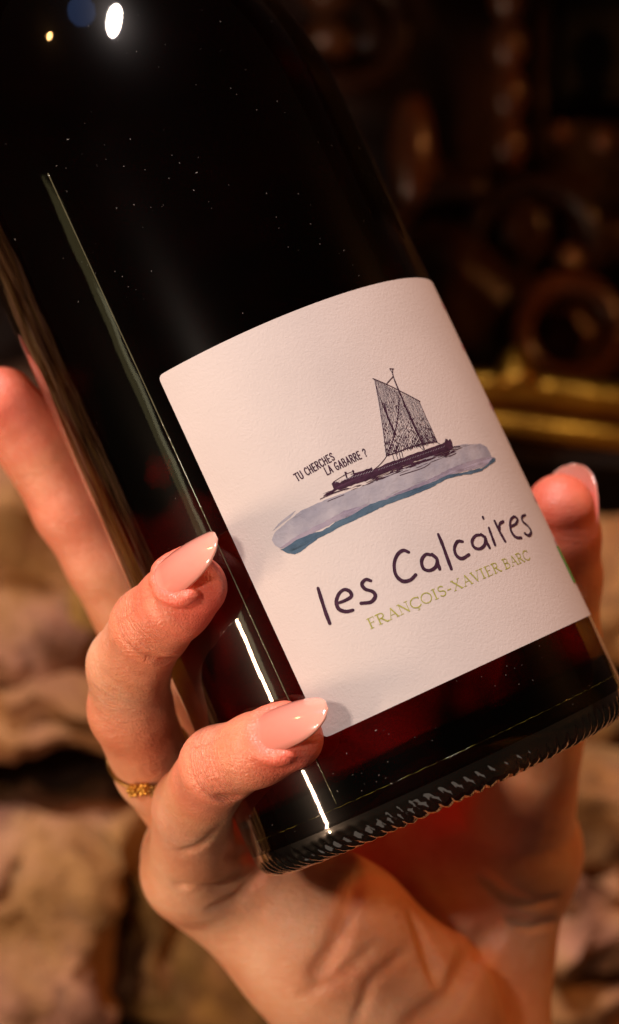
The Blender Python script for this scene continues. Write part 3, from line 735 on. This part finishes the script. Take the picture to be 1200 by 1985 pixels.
for k in range(3):
    c = orn + Vector((-2.1 + 2.1 * k, -.3, .25 * (k == 1))) * .001
    bm = bmesh.new()
    for j in range(6):
        a_ = j * PI / 3; s_ = .00062 if j else .0006
        bmesh.ops.create_icosphere(bm, subdivisions=2, radius=s_, matrix=Matrix.Translation(c + Vector((math.cos(a_) * .0009, -.0002, math.sin(a_) * .0009))))
    bmesh.ops.create_icosphere(bm, subdivisions=2, radius=.0006, matrix=Matrix.Translation(c + Vector((0, -.0006, 0))))
    link('flower', from_bm('flower', bm), M_gold if k != 2 else M_dgold, ringo)

# ------------------------------------------------------------ background: rubble stone wall
def stone_mat(name, cols, sc_=24):
    m = NT(name); n = m.noise(sc_, 5, .6, None, .4); m.l(m.mix(m.ramp(m.noise(sc_ * .7, 3), [(.42, (0, 0, 0)), (.6, (1, 1, 1))]), m.ramp(n, [(.3, cols[0]), (.5, cols[1]), (.7, cols[2])]), cols[3]), m.b.inputs['Base Color'])
    m.b.inputs['Roughness'].default_value = .85
    m.l(m.bump(m.noise(90, 5, .6), .004, .8, m.bump(m.noise(25, 4), .012, .7)), m.b.inputs['Normal']); return m.m
M_pink = stone_mat('pinkish_limestone', [(.12, .045, .02), (.38, .18, .11), (.54, .29, .19), (.38, .20, .07)])
M_ochre = stone_mat('ochre_limestone', [(.07, .028, .006), (.34, .17, .03), (.56, .32, .075), (.15, .055, .016)])
M_tan = stone_mat('tan_limestone', [(.14, .055, .015), (.40, .20, .06), (.55, .33, .11), (.32, .15, .07)])
M_mortar = stone_mat('dark_mortar', [(.03, .012, .004), (.06, .025, .009), (.09, .04, .014), (.05, .02, .006)])
def stone(x0, y0, x1, y1, d, mat, seed, parent, depth=.055, tilt=0, cuts=15):
    r = random.Random(seed); c = P((x0 + x1) / 2, (y0 + y1) / 2, d); hw = (x1 - x0) / 2 / F * d * .001; hh = (y1 - y0) / 2 / F * d * .001
    bm = bmesh.new(); bmesh.ops.create_cube(bm, size=2); bmesh.ops.subdivide_edges(bm, edges=bm.edges[:], cuts=cuts, use_grid_fill=True)
    ph = [r.uniform(0, 6) for _ in range(9)]
    for v_ in bm.verts:
        p = v_.co.copy(); l6 = (abs(p.x) ** 5 + abs(p.y) ** 5 + abs(p.z) ** 5) ** .2; p /= l6
        s_ = 1 + .07 * math.sin(3 * p.x + ph[0]) * math.cos(2.3 * p.z + ph[1]) + .05 * math.sin(5 * p.z + ph[2] + 2 * p.x) + .03 * math.sin(8 * p.x + ph[3]) * math.sin(7 * p.z + ph[4])
        q = Vector((p.x * s_ * hw + p.z * hw * .08 * math.sin(ph[6]), p.y * depth * (1 + .13 * math.sin(2.5 * p.x + ph[5]) + .1 * math.sin(4 * p.z + ph[7])), p.z * s_ * hh + p.x * tilt * hh))
        nn = noise.noise_vector(q * 38 + Vector((ph[0] * 9, ph[1] * 7, ph[2]))) * .011 + noise.noise_vector(q * 110 + Vector((ph[3] * 9, 0, 0))) * .005
        v_.co = q + nn
    o = link('stone', from_bm('stone', bm), mat, parent); o.location = c + Vector((0, depth, 0)); return o
wall = empty('stone_wall', P(600, 1500, 700)); tag(wall, 'rough rubble stone wall, pinkish and ochre, in soft focus behind the hand', 'wall')
bpy.context.view_layer.update()
def place(o): o.parent = wall; o.matrix_parent_inverse = wall.matrix_world.inverted(); return o
S_list = [
 (-330, 880, 195, 1345, 655, M_pink, 1, -.06), (120, 1010, 430, 1330, 672, M_ochre, 2, .1), (-200, 1345, 255, 1470, 660, M_tan, 3, -.05),
 (-260, 1600, 235, 2080, 640, M_pink, 4, .02), (225, 1660, 560, 2060, 668, M_ochre, 5, -.1), (250, 1350, 600, 1630, 690, M_ochre, 6, 0),
 (1100, 1040, 1420, 1290, 690, M_tan, 7, .05), (860, 1200, 1130, 1440, 715, M_ochre, 8, 0), (1040, 1500, 1400, 1675, 650, M_tan, 9, -.25),
 (1110, 1310, 1450, 1480, 700, M_ochre, 10, 0), (1030, 1690, 1420, 1890, 645, M_pink, 11, .08), (960, 1880, 1330, 2120, 655, M_tan, 12, 0),
 (540, 1640, 1010, 2060, 690, M_ochre, 13, 0), (560, 1250, 860, 1620, 700, M_pink, 14, 0), (-260, 700, 120, 880, 715, M_mortar, 15, 0),
 (430, 1000, 860, 1240, 715, M_tan, 16, 0),
]
for (x0, y0, x1, y1, d, mt, sd_, tl) in S_list: place(stone(x0, y0, x1, y1, d, mt, sd_, None, .05, tl))
rs = random.Random(3); y = 1000
for (xa, xb) in ((-4200, -340), (1440, 2350)):
    y = 980
    while y < 2600:
        hgt = rs.uniform(150, 300); x = xa
        while x < xb:
            wd_ = rs.uniform(260, 520); place(stone(x + 8, y + 8, min(x + wd_, xb) - 8, y + hgt - 8, rs.uniform(645, 690), rs.choice([M_pink, M_ochre, M_tan]), rs.random(), None, .055, 0, 9)); x += wd_
        y += hgt
y = 2130; x = -340
while x < 1440:
    wd_ = rs.uniform(220, 420); place(stone(x + 8, y + 8, x + wd_ - 8, y + 260, rs.uniform(645, 690), rs.choice([M_pink, M_ochre, M_tan]), rs.random(), None)); x += wd_
bm = bmesh.new(); a0 = P(-4300, 1000, 745); b0 = P(2400, 2600, 745)
bmesh.ops.create_grid(bm, x_segments=60, y_segments=40, size=.5)
for v_ in bm.verts:
    v_.co = Vector((a0.x + (v_.co.x + .5) * (b0.x - a0.x), .742 + .008 * math.sin(v_.co.x * 40) * math.cos(v_.co.y * 31), b0.z + (v_.co.y + .5) * (a0.z - b0.z)))
place(link('mortar', from_bm('mortar', bm), M_mortar))

# ------------------------------------------------------------ background: carved dark cabinet and brass rail
M_wood = simple('dark_carved_wood', (.012, .004, .002), .38, 0, .15, (30, (.030, .010, .004)), (40, .004))
M_wood2 = simple('polished_walnut', (.05, .016, .006), .32, 0, .2, (24, (.10, .032, .010)))
M_wood.node_tree.nodes['Principled BSDF'].inputs['Specular IOR Level'].default_value = .22
M_wood2.node_tree.nodes['Principled BSDF'].inputs['Specular IOR Level'].default_value = .32
M_panel = simple('smoked_panel', (.012, .014, .011), .35)
M_brass = simple('brass', (.42, .22, .025), .40, 1, 0, (18, (.28, .15, .025)), (30, .004))
cab = empty('carved_cabinet', P(1000, 800, 860)); tag(cab, 'dark carved wooden cabinet with turned spindles and scrolls, blurred at upper right', 'cabinet')
bpy.context.view_layer.update()
def cpart(o): o.parent = cab; o.matrix_parent_inverse = cab.matrix_world.inverted(); return o
def box(name, x0, y0, x1, y1, d0, d1, mat, bev=.004):
    a_ = P(x0, y0, d0); b_ = P(x1, y1, d0); bm = bmesh.new(); bmesh.ops.create_cube(bm, size=1)
    for v_ in bm.verts: v_.co = Vector(((v_.co.x + .5) * (b_.x - a_.x) + a_.x, d0 * .001 + (v_.co.y + .5) * (d1 - d0) * .001, (v_.co.z + .5) * (a_.z - b_.z) + b_.z))
    if bev: bmesh.ops.bevel(bm, geom=bm.edges[:], offset=bev, segments=3, affect='EDGES')
    return link(name, from_bm(name, bm, False), mat)
cpart(box('back_panel', -1300, -900, 2500, 1075, 930, 950, M_wood, 0))
cpart(box('smoked_panel', 1075, -300, 1500, 190, 905, 915, M_panel))
cpart(box('rail', 900, 330, 1700, 400, 850, 900, M_wood)); cpart(box('rail', 1020, -400, 1062, 330, 860, 900, M_wood))
cpart(box('rail', 560, 880, 1800, 1010, 790, 900, simple('blackened_wood', (.006, .003, .002), .6)))
def spindle(px, y0, y1, d, beads, rw):
    a_ = P(px, y0, d); b_ = P(px, y1, d); L = a_.z - b_.z; pr = []
    n = 60
    for i in range(n + 1):
        t = i / n; r = rw * (.45 + .55 * abs(math.sin(t * PI * beads)) ** .7); pr.append((r, t * L))
    o = link('spindle', lathe('spindle', pr, 24), M_wood2); o.location = b_; return cpart(o)
cpart(box('shade_board', -1500, -890, 2700, -840, 560, 935, M_wood))  # unseen overhang added to keep the key lamp off the cabinet
spindle(985, -60, 330, 850, 4, .0075); spindle(800, 190, 400, 830, 1, .009); spindle(640, -60, 120, 860, 2, .012); spindle(1420, -60, 330, 850, 4, .0075)
def blob(name, px, py, d, rx, ry, rz, mat, rot=0):
    bm = bmesh.new(); bmesh.ops.create_icosphere(bm, subdivisions=4, radius=1)
    for v_ in bm.verts:
        s_ = 1 + .12 * math.sin(5 * v_.co.x + px) * math.cos(4 * v_.co.z + py); v_.co = Vector((v_.co.x * rx, v_.co.y * ry, v_.co.z * rz)) * s_
    o = link(name, from_bm(name, bm), mat); o.location = P(px, py, d); o.rotation_euler = (0, rot, 0); return cpart(o)
for a_ in ((1085, 258, 845, .005, .005, .005), (1165, 275, 845, .005, .005, .005), (1100, 505, 835, .007, .007, .007), (1245, 290, 845, .005, .005, .005)): blob('stud', *a_, M_wood2)
for a_ in ((840, 480, 850, .018, .012, .020, .5), (900, 570, 835, .020, .014, .030, -.4), (1010, 440, 845, .012, .010, .022, -.2), (960, 470, 860, .03, .012, .012, .2), (1150, 470, 855, .02, .012, .014, 0), (880, 440, 860, .022, .01, .010, -.3), (940, 660, 840, .022, .012, .014, .6), (820, 370, 860, .014, .012, .016, 0), (1010, 560, 850, .018, .012, .02, 0), (700, 60, 870, .02, .012, .02, .4)):
    blob('scroll', *a_[:6], M_wood, a_[6])
def ring_part(px, py, d, R_, r_, mat):
    pts = [P(px, py, d) + Vector((R_ * math.cos(2 * PI * i / 40), 0, R_ * math.sin(2 * PI * i / 40))) for i in range(41)]
    return cpart(link('rosette_ring', tube('rosette_ring', pts, r_, 14), mat))
ring_part(1100, 640, 820, .0185, .0052, M_wood2); blob('rosette_boss', 1100, 650, 840, .011, .006, .011, M_wood2); ring_part(1190, 620, 850, .028, .006, M_wood)
def ccurve(px, py, d, R_, a0, a1, r_):
    pts = [P(px, py, d) + Vector((R_ * math.cos(math.radians(a0 + (a1 - a0) * i / 20)) * (1 - .4 * i / 20), 0, R_ * math.sin(math.radians(a0 + (a1 - a0) * i / 20)) * (1 - .4 * i / 20))) for i in range(21)]
    return cpart(link('scroll', tube('scroll', pts, r_, 12, [r_ * (1 - .5 * i / 20) for i in range(21)]), M_wood))
ccurve(870, 500, 830, .03, 60, 330, .006); ccurve(1050, 480, 835, .03, 200, -80, .006); ccurve(680, 40, 850, .03, 180, 420, .007)

tray = empty('brass_rail', P(1080, 790, 760)); tag(tray, 'tarnished brass rail with a pointed finial, running right from behind the label', 'rail')
bpy.context.view_layer.update()
def tpart(o): o.parent = tray; o.matrix_parent_inverse = tray.matrix_world.inverted(); return o
tpart(link('upper_bar', tube('upper_bar', [P(500, 715, 765), P(900, 745, 762), P(1000, 750, 760), P(1200, 775, 758), P(1700, 830, 752)], .0055, 16), M_brass))
tpart(link('lower_bar', tube('lower_bar', [P(500, 800, 765), P(900, 815, 762), P(1000, 822, 760), P(1200, 850, 758), P(1700, 905, 752)], .0042, 16), M_brass))
bm = bmesh.new(); pp = [P(500, 720, 768), P(1700, 835, 756), P(1700, 900, 756), P(500, 800, 768)]
vs = [bm.verts.new(q + Vector((0, dy, 0))) for dy in (0, .004) for q in pp]
for q in ((0, 1, 2, 3), (7, 6, 5, 4), (0, 4, 5, 1), (1, 5, 6, 2), (2, 6, 7, 3), (3, 7, 4, 0)): bm.faces.new([vs[i] for i in q])
tpart(link('web_plate', from_bm('web_plate', bm, False), simple('tarnished_brass', (.28, .12, .02), .5, .8, 0, (20, (.14, .055, .01)), (40, .004))))
o = link('finial', lathe('finial', [(.0095, 0), (.0085, .003), (.006, .007), (.0045, .010), (.002, .013), (.0002, .014)], 24), M_brass); o.location = P(1000, 745, 758); tpart(o)

# room behind everything
M_room = simple('dim_plaster', (.02, .009, .005), .9)
bm = bmesh.new(); bmesh.ops.create_grid(bm, x_segments=1, y_segments=1, size=2.5)
o = link('back_wall', from_bm('back_wall', bm, False), M_room, None, 'structure'); o.rotation_euler = (PI / 2, 0, 0); o.location = (0, 1.05, 0)
